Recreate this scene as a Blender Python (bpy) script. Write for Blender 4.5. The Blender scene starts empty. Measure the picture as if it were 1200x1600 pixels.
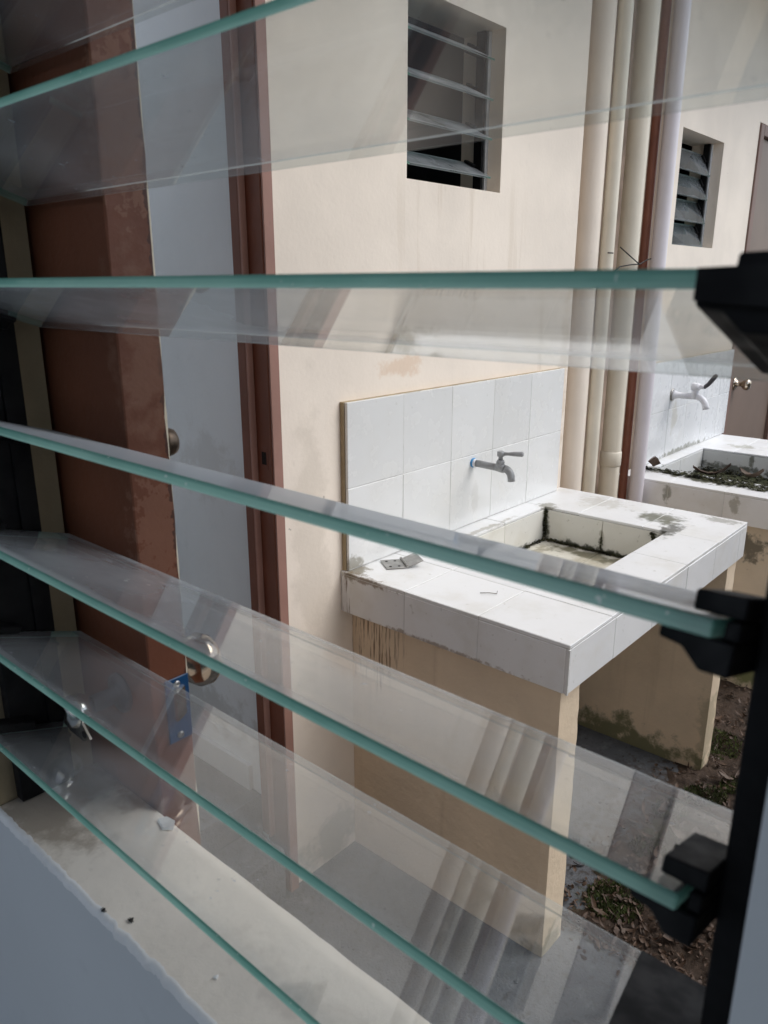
import bpy, bmesh, math, random
from mathutils import Vector, Matrix, noise as mnoise
random.seed(7)
R = math.radians
scn = bpy.context.scene

# ------------------------------------------------------------------ camera
cam_d = bpy.data.cameras.new('camera')
cam = bpy.data.objects.new('camera', cam_d)
scn.collection.objects.link(cam)
scn.camera = cam
cam_d.sensor_fit = 'VERTICAL'
cam_d.sensor_height = 36.0
cam_d.lens = 36.0 * 1195.67 / 1600.0
cam_d.clip_start = 0.01
cam_d.clip_end = 2000
cam.location = (0, -1.217, 1.5058)
cam.rotation_euler = (R(90 - 16.482), 0, R(-48.657))
cam_d.dof.use_dof = True
cam_d.dof.focus_distance = 1.9
cam_d.dof.aperture_fstop = 17.0

# ------------------------------------------------------------------ sky and sun
SUN_EL, SUN_AZ = 52.0, 145.0          # azimuth clockwise from +Y (seen from above), 90 = +X
w = bpy.data.worlds.new('World'); scn.world = w
w.use_nodes = True
wn = w.node_tree.nodes; wl = w.node_tree.links
sky = wn.new('ShaderNodeTexSky'); sky.sky_type = 'NISHITA'; sky.sun_disc = False
sky.sun_elevation = R(SUN_EL); sky.sun_rotation = R(SUN_AZ)
sky.air_density = 1.0; sky.dust_density = 1.2; sky.ozone_density = 1.0
bg = wn['Background']; bg.inputs['Strength'].default_value = 0.13
hs = wn.new('ShaderNodeHueSaturation'); hs.inputs['Saturation'].default_value = .5   # overcast: whiter than clear blue
wl.new(sky.outputs[0], hs.inputs['Color']); wl.new(hs.outputs[0], bg.inputs['Color'])

sd = bpy.data.lights.new('sun', 'SUN'); so = bpy.data.objects.new('sun', sd)
scn.collection.objects.link(so)
sd.energy = 1.0; sd.angle = R(40); sd.color = (1.0, 0.97, 0.93)
sdir = Vector((math.sin(R(SUN_AZ)) * math.cos(R(SUN_EL)), math.cos(R(SUN_AZ)) * math.cos(R(SUN_EL)), math.sin(R(SUN_EL))))
so.rotation_euler = (-sdir).to_track_quat('-Z', 'Y').to_euler()
so.location = (6, -6, 9)

scn.view_settings.view_transform = 'Standard'
scn.view_settings.look = 'None'
scn.view_settings.exposure = 0.78
scn.view_settings.gamma = 1.0
scn.view_settings.use_curve_mapping = False
scn.render.engine = 'CYCLES'
cy = scn.cycles
cy.max_bounces = 14; cy.diffuse_bounces = 6; cy.glossy_bounces = 8
cy.transmission_bounces = 8; cy.transparent_max_bounces = 48
cy.use_denoising = True
cy.sample_clamp_indirect = 6.0
cy.caustics_reflective = True; cy.caustics_refractive = True

# ------------------------------------------------------------------ material helpers
class NT:
    def __init__(s, name):
        s.m = bpy.data.materials.new(name); s.m.use_nodes = True
        s.t = s.m.node_tree; s.n = s.t.nodes; s.l = s.t.links
        s.b = s.n['Principled BSDF']; s.out = s.n['Material Output']
        s.pos = s.n.new('ShaderNodeNewGeometry').outputs['Position']
    def link(s, a, b): s.l.new(a, b)
    def val(s, node_in, v):
        if hasattr(v, 'is_linked') or hasattr(v, 'links'): s.link(v, node_in)
        else: node_in.default_value = v
    def noise(s, scale, detail=4, rough=.55, vec=None, dist=0.0):
        n = s.n.new('ShaderNodeTexNoise'); n.inputs['Scale'].default_value = scale
        n.inputs['Detail'].default_value = detail; n.inputs['Roughness'].default_value = rough
        n.inputs['Distortion'].default_value = dist
        s.link(vec or s.pos, n.inputs['Vector']); return n.outputs['Fac']
    def ramp(s, v, a, b, lo=0.0, hi=1.0):
        n = s.n.new('ShaderNodeMapRange'); n.interpolation_type = 'SMOOTHSTEP'
        s.link(v, n.inputs['Value'])
        n.inputs['From Min'].default_value = a; n.inputs['From Max'].default_value = b
        n.inputs['To Min'].default_value = lo; n.inputs['To Max'].default_value = hi
        return n.outputs['Result']
    def math(s, op, a, b=None, clamp=False):
        n = s.n.new('ShaderNodeMath'); n.operation = op; n.use_clamp = clamp
        s.val(n.inputs[0], a)
        if b is not None: s.val(n.inputs[1], b)
        return n.outputs[0]
    def mix(s, f, a, b):
        n = s.n.new('ShaderNodeMix'); n.data_type = 'RGBA'
        s.val(n.inputs['Factor'], f)
        for k, v in ((6, a), (7, b)):
            if isinstance(v, tuple): n.inputs[k].default_value = (*v[:3], 1)
            else: s.link(v, n.inputs[k])
        return n.outputs[2]
    def scaled(s, sc):
        n = s.n.new('ShaderNodeVectorMath'); n.operation = 'MULTIPLY'
        s.link(s.pos, n.inputs[0]); n.inputs[1].default_value = sc
        return n.outputs[0]
    def blob(s, c, r, scale=14, amt=.9, lo=.35, hi=.75):
        """mask of a stain round point c with radii r and a ragged outline"""
        n = s.n.new('ShaderNodeVectorMath'); n.operation = 'SUBTRACT'
        s.link(s.pos, n.inputs[0]); n.inputs[1].default_value = c
        m = s.n.new('ShaderNodeVectorMath'); m.operation = 'DIVIDE'
        s.link(n.outputs[0], m.inputs[0]); m.inputs[1].default_value = r
        l = s.n.new('ShaderNodeVectorMath'); l.operation = 'LENGTH'; s.link(m.outputs[0], l.inputs[0])
        d = s.math('SUBTRACT', 1.0, l.outputs['Value'])
        k = s.math('ADD', d, s.math('MULTIPLY', s.math('SUBTRACT', s.noise(scale, 6, .65), .5), amt * 2))
        return s.ramp(k, lo, hi)
    def stain(s, c, r, sc, edge):
        if edge and edge[0] == 'drip':      # thin vertical runs
            m = s.blob(c, r, 12, .25, .15, .6)
            v = s.noise(1, 3, .6, s.scaled((sc, sc, sc * .06)))
            return s.math('MULTIPLY', m, s.ramp(v, .52, .62))
        if edge and edge[0] == 'chip': return s.blob(c, r, sc, .9, .5, .54)
        return s.blob(c, r, sc)
    def bump(s, h, strength=.2, dist=.002):
        n = s.n.new('ShaderNodeBump'); n.inputs['Strength'].default_value = strength
        n.inputs['Distance'].default_value = dist; s.link(h, n.inputs['Height'])
        s.link(n.outputs[0], s.b.inputs['Normal'])
    def base(s, c, rough=.6, spec=.4):
        if isinstance(c, tuple): s.b.inputs['Base Color'].default_value = (*c[:3], 1)
        else: s.link(c, s.b.inputs['Base Color'])
        s.val(s.b.inputs['Roughness'], rough); s.b.inputs['Specular IOR Level'].default_value = spec

def paint(name, c, var=.08, rough=.65, bumpy=.15, scale=5, stains=(), streak=None, fine=90, specks=False):
    t = NT(name)
    d = tuple(x * (1 - var * 1.6) for x in c); e = tuple(min(1, x * (1 + var)) for x in c)
    col = t.mix(t.ramp(t.noise(scale, 5), .3, .7), d, e)
    col = t.mix(t.ramp(t.noise(scale * 9, 4), .62, .8, 0, .25), col, tuple(x * .72 for x in c))
    if streak:
        v = t.noise(1, 4, .6, t.scaled((26, 26, 1.1)))
        col = t.mix(t.ramp(v, .58, .78, 0, streak[0]), col, streak[1])
    for (ctr, r, sc, stc, op, *edge) in stains:
        col = t.mix(t.math('MULTIPLY', t.stain(ctr, r, sc, edge), op), col, stc)
    if specks: col = t.mix(t.ramp(t.noise(38, 2, .4), .765, .785, 0, .7), col, tuple(x * .45 for x in c))
    t.base(col, rough)
    t.bump(t.math('ADD', t.noise(fine, 4), t.math('ADD', t.math('MULTIPLY', t.noise(11, 3), 1.6), t.math('MULTIPLY', t.noise(3.2, 3, .5, t.scaled((1, 1, .55)), .8), 5.0))), bumpy, .003)
    return t.m

CREAM = (.91, .815, .705)
M = {}
M['cream'] = paint('cream_wall_paint', CREAM, .05, .7, .2, 3.0, specks=True,
    stains=[((2.26, .0, 1.25), (.05, .1, .5), 20, (.62, .50, .36), .5), ((1.45, 0, 1.32), (.16, .1, .05), 25, (.72, .50, .33), .5),
            ((1.2, 0, .12), (.3, .3, .14), 14, (.28, .27, .2), .6), ((1.70, 0, 1.62), (.45, .1, .3), 26, (.66, .55, .42), .30, 'drip'),
            ((2.1, 0, 1.35), (.25, .1, .18), 30, (.6, .5, .38), .35, 'drip'), ((1.13, 0, .9), (.1, .1, .7), 9, (.70, .62, .52), .5), ((1.9, 0, 2.3), (.7, .1, .3), 6, (.70, .63, .54), .5)])
M['cream_support'] = paint('cream_support_paint', (.80, .66, .49), .06, .8, .45, 4.0,
    stains=[((2.2, -.35, .05), (.3, .45, .16), 16, (.10, .12, .05), .85), ((1.25, -.06, .68), (.1, .16, .20), 150, (.15, .09, .045), .8, 'drip'), ((1.25, -.03, .735), (.1, .20, .03), 40, (.15, .09, .045), .8), ((1.25, -.25, .74), (.1, .3, .03), 50, (.22, .14, .08), .7),
            ((1.3, -.57, .05), (.1, .1, .10), 22, (.22, .21, .15), .7), ((2.2, -.6, .2), (.2, .06, .2), 22, (.38, .33, .22), .6)],
    streak=(.16, (.30, .20, .12)))
M['cream_dirty'] = paint('cream_stained_paint', (.80, .70, .56), .06, .75, .2, 5.0,
    stains=[((2.78, -.5, .62), (.12, .09, .10), 34, (.05, .05, .035), .75), ((2.78, -.6, .2), (.3, .4, .30), 9, (.15, .19, .07), .9)],
    streak=(.35, (.25, .22, .14)))
M['cream_pipe'] = paint('cream_pipe_paint', (.79, .73, .61), .05, .45, .05, 6, streak=(.4, (.58, .50, .38)))
M['white_pipe'] = paint('white_pipe_plastic', (.74, .70, .74), .03, .35, .03, 6, streak=(.2, (.55, .45, .45)))
M['brown_pipe'] = paint('rust_brown_pipe_paint', (.26, .10, .065), .1, .5, .05, 9)
M['grey_room'] = paint('grey_room_paint', (.66, .685, .705), .03, .55, .08, 2.0)
M['inner_grey'] = paint('pale_grey_inner_paint', (.82, .86, .88), .05, .55, .12, 2.0, streak=(.22, (.62, .65, .66)),
    stains=[((1.03, .25, 1.1), (.1, .2, .15), 24, (.60, .60, .58), .35), ((1.03, .4, .45), (.1, .6, .14), 20, (.50, .50, .47), .5)])
M['sill'] = paint('beige_sill_plaster', (.82, .755, .67), .07, .75, .4, 7, fine=60,
    stains=[((.26, -.58, 1.04), (.12, .14, .1), 20, (.25, .2, .15), .7), ((.27, -.95, 1.04), (.04, .25, .1), 40, (.5, .45, .4), .4)])
M['sill_edge'] = paint('chipped_white_sill_edge', (.88, .88, .88), .04, .7, .3, 20)
M['brown_door'] = paint('worn_brown_door_paint', (.165, .056, .028), .12, .55, .25, 5,
    stains=[((.34, -.66, 1.62), (.05, .03, .12), 90, (.26, .13, .08), .5, 'chip'), ((.34, -.66, 1.30), (.05, .03, .10), 110, (.26, .13, .085), .5, 'chip'), ((.356, -.66, 1.5), (.008, .03, .9), 120, (.05, .02, .015), .8, 'chip'),
            ((.34, -.66, 1.45), (.05, .03, .16), 45, (.22, .11, .07), .6)], streak=(.35, (.10, .045, .03)))
M['door_edge_chip'] = paint('chipped_pale_edge', (.62, .55, .42), .15, .8, .3, 30)
M['brown_frame'] = paint('reddish_brown_frame_paint', (.20, .075, .045), .08, .5, .12, 6, streak=(.3, (.13, .045, .03)))
M['casing'] = paint('faded_brown_casing_paint', (.36, .20, .16), .08, .55, .12, 6)
M['tan_frame'] = paint('tan_frame_paint', (.22, .14, .115), .06, .55, .1, 6)
M['tan_door'] = paint('faded_tan_door_paint', (.20, .145, .115), .05, .5, .08, 4)
M['shaded_tan'] = paint('shaded_tan_reveal', (.36, .29, .19), .1, .85, .3, 10)  # beige darkened in the colour to imitate weak light inside the window opening
M['dark_room'] = paint('unlit_room_dark', (.07, .07, .07), .1, .8, .1, 4)  # near-black wall colour stands in for the lack of light in these rooms
M['sky_block_wall'] = paint('sky_block_wall_grey', (.22, .21, .18), .2, .85, .4, 3)  # surface of the added light-blocking wall
M['shaded_brown'] = paint('shaded_brown_recess', (.34, .26, .20), .2, .9, .4, 9)  # coloured dark to deepen the shade in the gaps between the pipes
M['mortar'] = paint('bare_mortar', (.42, .34, .22), .12, .9, .5, 14)
M['grout'] = paint('pale_grout', (.66, .66, .64), .12, .9, .4, 22)
M['dark_grout'] = paint('dirty_grout', (.25, .24, .19), .4, .9, .4, 30)
M['wood_soffit'] = paint('soffit_paint', (.55, .50, .45), .05, .7, .1, 3)

def tilemat(name, c, stains=(), gloss=.16, dirt=.12):
    t = NT(name)
    oi = t.n.new('ShaderNodeObjectInfo').outputs['Random']
    col = t.mix(oi, tuple(x * .95 for x in c), tuple(min(1, x * 1.03) for x in c))
    col = t.mix(t.ramp(t.noise(9, 5), .45, .75, 0, dirt * 1.6), col, (.58, .55, .46))
    col = t.mix(t.ramp(t.noise(70, 5), .64, .76, 0, dirt * 2.2), col, (.34, .32, .26))
    for (ctr, r, sc, stc, op, *edge) in stains:
        col = t.mix(t.math('MULTIPLY', t.stain(ctr, r, sc, edge), op), col, stc)
    rg = t.ramp(t.noise(18, 4), .3, .8, gloss, gloss + .28)
    t.base(col, rg, .5)
    t.bump(t.noise(6, 3), .05, .004)
    return t.m
MOSS = (.045, .05, .025)
BLK = (.06, .06, .045)
M['tile_wall'] = tilemat('white_wall_tile', (.80, .81, .80), gloss=.12, dirt=.09,
    stains=[((1.25, -.02, .86), (.06, .05, .05), 40, (.2, .18, .12), .7), ((1.75, -.02, .92), (.03, .05, .12), 14, (.62, .62, .60), .5)])  # second entry paints a soft grey shadow under the tap
M['tile_wall2'] = tilemat('white_wall_tile_back', (.80, .82, .83), gloss=.2, dirt=.06,
    stains=[((3.3, -.02, .82), (.5, .05, .03), 30, (.15, .15, .1), .8), ((3.2, -.02, .98), (.06, .05, .12), 18, (.5, .48, .4), .5)])
M['tile_top'] = tilemat('white_counter_tile', (.82, .83, .835), gloss=.28, dirt=.2,
    stains=[((2.15, -.40, .85), (.10, .13, .05), 26, (.13, .13, .085), .95), ((2.06, -.47, .85), (.14, .05, .05), 40, BLK, .9),
            ((1.25, -.03, .85), (.07, .05, .05), 45, (.2, .17, .11), .8), ((2.2, -.2, .85), (.1, .14, .05), 34, (.45, .43, .36), .45),
            ((1.23, -.06, .843), (.03, .20, .016), 60, (.18, .12, .06), .75), ((1.23, -.02, .79), (.03, .03, .10), 150, (.15, .09, .05), .9, 'drip'), ((1.23, -.3, .748), (.03, .35, .012), 50, (.25, .17, .1), .7), ((2.05, -.09, .85), (.06, .06, .05), 50, (.2, .18, .12), .7), ((1.66, -.075, .85), (.4, .02, .05), 44, (.30, .27, .2), .6), ((2.25, -.55, .85), (.05, .1, .05), 50, (.22, .21, .16), .6), ((1.9, -.62, .85), (.5, .012, .006), 60, (.2, .19, .15), .7)])
M['tile_basin'] = tilemat('white_basin_tile', (.78, .77, .72), gloss=.35, dirt=.25,
    stains=[((2.04, -.3, .744), (.02, .4, .028), 44, MOSS, .95), ((1.8, -.09, .744), (.4, .02, .022), 44, MOSS, .9),
            ((2.04, -.09, .79), (.02, .03, .10), 40, MOSS, .95), ((2.04, -.45, .80), (.03, .035, .09), 30, MOSS, .95),
            ((2.04, -.28, .78), (.02, .012, .08), 40, (.2, .18, .1), .6)])
M['basin_floor'] = tilemat('dirty_basin_floor_tile', (.70, .68, .60), gloss=.5, dirt=.5,
    stains=[((2.0, -.28, .742), (.07, .3, .05), 22, (.12, .11, .06), .9), ((1.8, -.13, .742), (.4, .05, .05), 28, (.25, .22, .14), .7),
            ((1.85, -.3, .742), (.25, .2, .05), 16, (.40, .36, .26), .6)])
M['tile_top2'] = tilemat('white_counter_tile_mossy', (.84, .85, .86), gloss=.35, dirt=.2,
    stains=[((2.87, -.34, .812), (.085, .42, .05), 24, (.075, .075, .04), .97), ((2.92, -.1, .812), (.14, .10, .05), 24, (.12, .11, .07), .9),
            ((3.6, -.2, .812), (.1, .12, .05), 26, (.3, .29, .2), .55), ((2.74, -.2, .77), (.02, .03, .06), 40, (.2, .2, .15), .7),
            ((2.74, -.44, .77), (.02, .03, .06), 44, (.25, .24, .18), .6)])
M['tile_basin2'] = tilemat('white_basin_tile_back', (.76, .77, .76), gloss=.4, dirt=.2,
    stains=[((3.46, -.2, .74), (.03, .4, .03), 34, MOSS, .8), ((3.46, -.28, .79), (.03, .02, .1), 34, (.12, .12, .08), .8)])
M['basin_muck'] = paint('mossy_basin_muck', (.075, .085, .04), .4, .85, 1.0, 14, fine=60)

def glass_mat(name='dusty_louvre_glass', dirt=1.0, under=.32, tint=(.962, .98, .975)):
    t = NT(name)
    geo = t.n.new('ShaderNodeNewGeometry')
    ior = t.math('ADD', t.math('MULTIPLY', geo.outputs['Backfacing'], 1 / 1.5 - 1.5), 1.5)
    fr = t.n.new('ShaderNodeFresnel'); t.link(ior, fr.inputs['IOR'])
    tr = t.n.new('ShaderNodeBsdfTransparent'); tr.inputs['Color'].default_value = (*tint, 1)
    gl = t.n.new('ShaderNodeBsdfGlossy'); gl.inputs['Roughness'].default_value = .03
    gl.inputs['Color'].default_value = (1, 1, 1, 1)
    mx = t.n.new('ShaderNodeMixShader'); t.link(fr.outputs[0], mx.inputs[0]); t.link(tr.outputs[0], mx.inputs[1]); t.link(gl.outputs[0], mx.inputs[2])
    du = t.n.new('ShaderNodeBsdfDiffuse'); du.inputs['Color'].default_value = (.76, .79, .83, 1)
    tl = t.n.new('ShaderNodeBsdfTranslucent'); tl.inputs['Color'].default_value = (.76, .79, .83, 1)
    dm = t.n.new('ShaderNodeMixShader'); dm.inputs[0].default_value = .4
    t.link(du.outputs[0], dm.inputs[1]); t.link(tl.outputs[0], dm.inputs[2])
    haze = t.ramp(t.noise(7, 5, .6, t.scaled((1, .6, 1))), .3, .8, .030, .085)
    spots = t.ramp(t.noise(150, 3, .6), .68, .73, 0, .30)
    smear = t.ramp(t.noise(22, 6, .7, t.scaled((1, .25, 1)), .6), .58, .8, 0, .05)
    # settled dust: more on the upper face, and a thin layer hides more the flatter one looks across it
    tc = t.n.new('ShaderNodeTexCoord'); sx = t.n.new('ShaderNodeSeparateXYZ'); t.link(tc.outputs['Object'], sx.inputs[0])
    upper = t.ramp(sx.outputs['Z'], -.001, .001, under, 1.0)
    band = t.math('ADD', t.ramp(sx.outputs['X'], .012, .003, 0, .05), t.ramp(sx.outputs['X'], .088, .099, 0, .03))
    f = t.math('ADD', t.math('ADD', haze, band), t.math('ADD', t.math('MULTIPLY', spots, t.ramp(t.noise(9, 2), .45, .7)), smear), True)
    lw_ = t.n.new('ShaderNodeLayerWeight'); lw_.inputs['Blend'].default_value = .5
    cosv = t.math('MAXIMUM', t.math('SUBTRACT', 1.0, lw_.outputs['Facing']), .035)
    f = t.math('DIVIDE', t.math('MULTIPLY', f, t.math('MULTIPLY', upper, dirt)), cosv, False)
    f = t.math('MINIMUM', f, .72)
    m2 = t.n.new('ShaderNodeMixShader'); t.link(f, m2.inputs[0]); t.link(mx.outputs[0], m2.inputs[1]); t.link(dm.outputs[0], m2.inputs[2])
    t.link(m2.outputs[0], t.out.inputs['Surface'])
    return t.m
M['glass'] = glass_mat()
M['glass_hazed'] = glass_mat('hazed_louvre_glass', .8, .9, (.42, .50, .49))  # far small blades dusty; on the near ones the haze replaces reflections

def glass_edge_mat():
    t = NT('ground_green_glass_edge')
    v = t.noise(30, 4, .6, t.scaled((1, .35, 1)))
    col = t.mix(t.ramp(v, .3, .75), (.20, .47, .39), (.36, .67, .57))
    col = t.mix(t.ramp(t.noise(9, 3, .6, t.scaled((1, .8, 1))), .45, .7, 0, .55), col, (.40, .66, .58))
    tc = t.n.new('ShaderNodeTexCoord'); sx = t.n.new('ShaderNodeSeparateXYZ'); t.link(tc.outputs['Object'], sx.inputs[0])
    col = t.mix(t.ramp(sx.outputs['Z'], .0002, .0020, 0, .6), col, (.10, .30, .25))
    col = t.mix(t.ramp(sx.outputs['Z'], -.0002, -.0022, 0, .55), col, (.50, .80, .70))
    col = t.mix(t.ramp(t.noise(260, 2, .5), .70, .76, 0, .8), col, (.75, .84, .80))
    df = t.n.new('ShaderNodeBsdfDiffuse'); t.link(col, df.inputs['Color'])
    tl = t.n.new('ShaderNodeBsdfTranslucent'); t.link(col, tl.inputs['Color'])
    gl = t.n.new('ShaderNodeBsdfGlossy'); gl.inputs['Roughness'].default_value = .25
    a = t.n.new('ShaderNodeMixShader'); a.inputs[0].default_value = .55; t.link(df.outputs[0], a.inputs[1]); t.link(tl.outputs[0], a.inputs[2])
    b = t.n.new('ShaderNodeMixShader'); b.inputs[0].default_value = .05; t.link(a.outputs[0], b.inputs[1]); t.link(gl.outputs[0], b.inputs[2])
    t.link(b.outputs[0], t.out.inputs['Surface'])
    return t.m
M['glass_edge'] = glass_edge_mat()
def clear_edge_mat(name, tint, k):
    t = NT(name)
    tr = t.n.new('ShaderNodeBsdfTransparent'); tr.inputs['Color'].default_value = (*tint, 1)
    gl = t.n.new('ShaderNodeBsdfGlossy'); gl.inputs['Roughness'].default_value = .12
    tl = t.n.new('ShaderNodeBsdfTranslucent'); tl.inputs['Color'].default_value = (.80, .84, .82, 1)
    a = t.n.new('ShaderNodeMixShader'); a.inputs[0].default_value = k; t.link(tr.outputs[0], a.inputs[1]); t.link(tl.outputs[0], a.inputs[2])
    b = t.n.new('ShaderNodeMixShader'); b.inputs[0].default_value = .06; t.link(a.outputs[0], b.inputs[1]); t.link(gl.outputs[0], b.inputs[2])
    t.link(b.outputs[0], t.out.inputs['Surface'])
    return t.m
M['glass_edge_clear'] = clear_edge_mat('bright_glass_arris', (.6, .66, .65), .55)
M['glass_edge_thin'] = clear_edge_mat('polished_glass_edge', (.93, .955, .95), .03)

def simple(name, c, rough=.4, metal=0.0, var=.1):
    t = NT(name)
    col = t.mix(t.ramp(t.noise(40, 4), .35, .7), tuple(x * (1 - var) for x in c), tuple(min(1, x * (1 + var)) for x in c))
    t.base(col, t.ramp(t.noise(60, 3), .3, .7, rough * .8, min(1, rough * 1.25)), .5)
    t.b.inputs['Metallic'].default_value = metal
    return t.m
M['black'] = simple('black_louvre_metal', (.006, .006, .007), .6)
M['black'].node_tree.nodes['Principled BSDF'].inputs['Specular IOR Level'].default_value = .2
M['chrome'] = simple('bright_steel', (.72, .71, .69), .16, 1.0, .06)
M['brass'] = simple('polished_nickel', (.55, .47, .38), .14, 1.0, .08)
M['old_brass'] = simple('tarnished_brass', (.13, .10, .075), .42, 1.0, .2)
M['dull_steel'] = simple('dull_steel', (.42, .41, .39), .4, 1.0, .15)
M['blue'] = simple('blue_protective_film', (.010, .060, .155), .35)
M['faucet_grey'] = simple('grey_plastic', (.30, .31, .32), .35)
M['faucet_white'] = simple('white_plastic', (.85, .86, .90), .3)
M['dark_plastic'] = simple('dark_grey_plastic', (.07, .07, .08), .45)
M['hole'] = simple('dark_hole', (.01, .008, .007), .9)
M['alu'] = simple('pale_aluminium', (.62, .64, .66), .4, .6)
M['wire'] = simple('black_wire', (.015, .014, .013), .6)
M['twig'] = simple('dry_twig', (.12, .09, .06), .8)
M['flake'] = simple('white_paint_flake', (.85, .85, .84), .7)
M['speck'] = simple('dark_speck', (.02, .018, .016), .8)

def ground_mat():
    t = NT('grey_concrete_ground')
    col = t.mix(t.ramp(t.noise(3, 6), .3, .7), (.070, .076, .086), (.145, .154, .168))
    col = t.mix(t.ramp(t.noise(24, 6, .7), .55, .75, 0, .5), col, (.24, .25, .26))
    col = t.mix(t.ramp(t.noise(60, 5, .7), .52, .70, 0, .75), col, (.055, .05, .042))
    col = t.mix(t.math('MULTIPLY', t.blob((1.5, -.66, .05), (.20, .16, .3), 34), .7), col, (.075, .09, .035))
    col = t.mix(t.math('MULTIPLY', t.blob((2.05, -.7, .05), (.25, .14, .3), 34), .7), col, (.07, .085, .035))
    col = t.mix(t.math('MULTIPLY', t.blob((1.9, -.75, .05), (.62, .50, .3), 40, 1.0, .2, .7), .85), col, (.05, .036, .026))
    t.base(col, .8, .3)
    t.bump(t.math('ADD', t.noise(40, 6, .7), t.noise(160, 3)), .5, .006)
    return t.m
M['concrete'] = ground_mat()
def soil_mat():
    t = NT('damp_brown_soil')
    col = t.mix(t.ramp(t.noise(8, 6), .3, .7), (.035, .024, .017), (.085, .058, .042))
    col = t.mix(t.ramp(t.noise(90, 5, .7), .55, .7, 0, .6), col, (.15, .105, .08))
    col = t.mix(t.ramp(t.noise(5, 4), .58, .7, 0, .7), col, (.06, .075, .03))
    t.base(col, .85, .3)
    t.bump(t.noise(70, 6, .7), .9, .012)
    return t.m
M['soil'] = soil_mat()
def leafmat():
    t = NT('dry_leaf')
    oi = t.n.new('ShaderNodeObjectInfo').outputs['Random']
    v = t.noise(14, 4)
    col = t.mix(t.ramp(v, .3, .7), (.045, .027, .018), (.13, .085, .06))
    col = t.mix(t.ramp(oi, .5, 1, 0, .35), col, (.24, .19, .15))
    t.base(col, .6, .4)
    return t.m
M['leaf'] = leafmat()
M['moss'] = paint('dark_moss', (.055, .056, .028), .5, .95, 1.0, 30, fine=150)

# ------------------------------------------------------------------ mesh helpers
COL = scn.collection
def bm_box(bm, a, b, mi=0):
    x0, y0, z0 = a; x1, y1, z1 = b
    v = [bm.verts.new(p) for p in ((x0, y0, z0), (x1, y0, z0), (x1, y1, z0), (x0, y1, z0), (x0, y0, z1), (x1, y0, z1), (x1, y1, z1), (x0, y1, z1))]
    fs = []
    for q in ((0, 3, 2, 1), (4, 5, 6, 7), (0, 1, 5, 4), (1, 2, 6, 5), (2, 3, 7, 6), (3, 0, 4, 7)):
        f = bm.faces.new([v[i] for i in q]); f.material_index = mi; fs.append(f)
    return v, fs
def bevel(bm, w, seg=1):
    bmesh.ops.bevel(bm, geom=list(bm.edges), offset=w, segments=seg, affect='EDGES', profile=.6)
def frame_of(d):
    d = d.normalized(); u = d.cross(Vector((0, 0, 1)))
    if u.length < 1e-4: u = d.cross(Vector((1, 0, 0)))
    u.normalize(); return u, d.cross(u).normalized()
def bm_tube(bm, pts, rad, n=14, cap=True, mi=0):
    pts = [Vector(p) for p in pts]
    if not isinstance(rad, (list, tuple)): rad = [rad] * len(pts)
    rings = []; u = None
    for i, p in enumerate(pts):
        d = (pts[min(i + 1, len(pts) - 1)] - pts[max(i - 1, 0)])
        if u is None: u, v = frame_of(d)
        else:
            d.normalize(); u = (u - d * u.dot(d)).normalized(); v = d.cross(u)
        rings.append([bm.verts.new(p + (u * math.cos(2 * math.pi * k / n) + v * math.sin(2 * math.pi * k / n)) * rad[i]) for k in range(n)])
    for i in range(len(rings) - 1):
        for k in range(n):
            f = bm.faces.new((rings[i][k], rings[i][(k + 1) % n], rings[i + 1][(k + 1) % n], rings[i + 1][k])); f.smooth = True; f.material_index = mi
    if cap:
        for r in (rings[0][::-1], rings[-1]):
            f = bm.faces.new(r); f.material_index = mi
def bm_lathe(bm, o, d, prof, n=24, mi=0):
    o = Vector(o); d = Vector(d).normalized()
    bm_tube(bm, [o + d * h for h, r in prof], [max(r, 1e-4) for h, r in prof], n, True, mi)
def bm_prism(bm, poly, ext, mi=0):
    ext = Vector(ext); a = [bm.verts.new(Vector(p)) for p in poly]; b = [bm.verts.new(Vector(p) + ext) for p in poly]
    n = len(a)
    fs = [bm.faces.new(a[::-1]), bm.faces.new(b)] + [bm.faces.new((a[i], a[(i + 1) % n], b[(i + 1) % n], b[i])) for i in range(n)]
    for f in fs: f.material_index = mi
    return fs
def wpos(o):
    p = Vector(o.location)
    while o.parent: o = o.parent; p = p + Vector(o.location)
    return p
def obj(name, bm, mat, parent=None, norm=True):
    if norm: bmesh.ops.recalc_face_normals(bm, faces=list(bm.faces))
    xs = [v.co for v in bm.verts]
    lo = Vector([min(c[i] for c in xs) for i in range(3)]); hi = Vector([max(c[i] for c in xs) for i in range(3)])
    ctr = Vector(((lo.x + hi.x) / 2, (lo.y + hi.y) / 2, lo.z))
    bmesh.ops.translate(bm, verts=list(bm.verts), vec=-ctr)
    me = bpy.data.meshes.new(name); bm.to_mesh(me); bm.free()
    for m in (mat if isinstance(mat, (list, tuple)) else [mat]): me.materials.append(M[m] if isinstance(m, str) else m)
    o = bpy.data.objects.new(name, me); COL.objects.link(o)
    if parent: o.parent = parent; o.location = ctr - wpos(parent)
    else: o.location = ctr
    return o
def tag(o, label, cat=None, group=None, kind=None):
    if label: o['label'] = label
    if cat: o['category'] = cat
    if group: o['group'] = group
    if kind: o['kind'] = kind
    return o
def thing(name, loc, label, cat, group=None):
    o = bpy.data.objects.new(name, None); o.empty_display_size = .05; COL.objects.link(o); o.location = loc
    return tag(o, label, cat, group)
def box(name, a, b, mat, parent=None, bev=0.0, seg=1):
    bm = bmesh.new(); bm_box(bm, a, b)
    if bev: bevel(bm, bev, seg)
    return obj(name, bm, mat, parent)
TILES = {}
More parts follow.
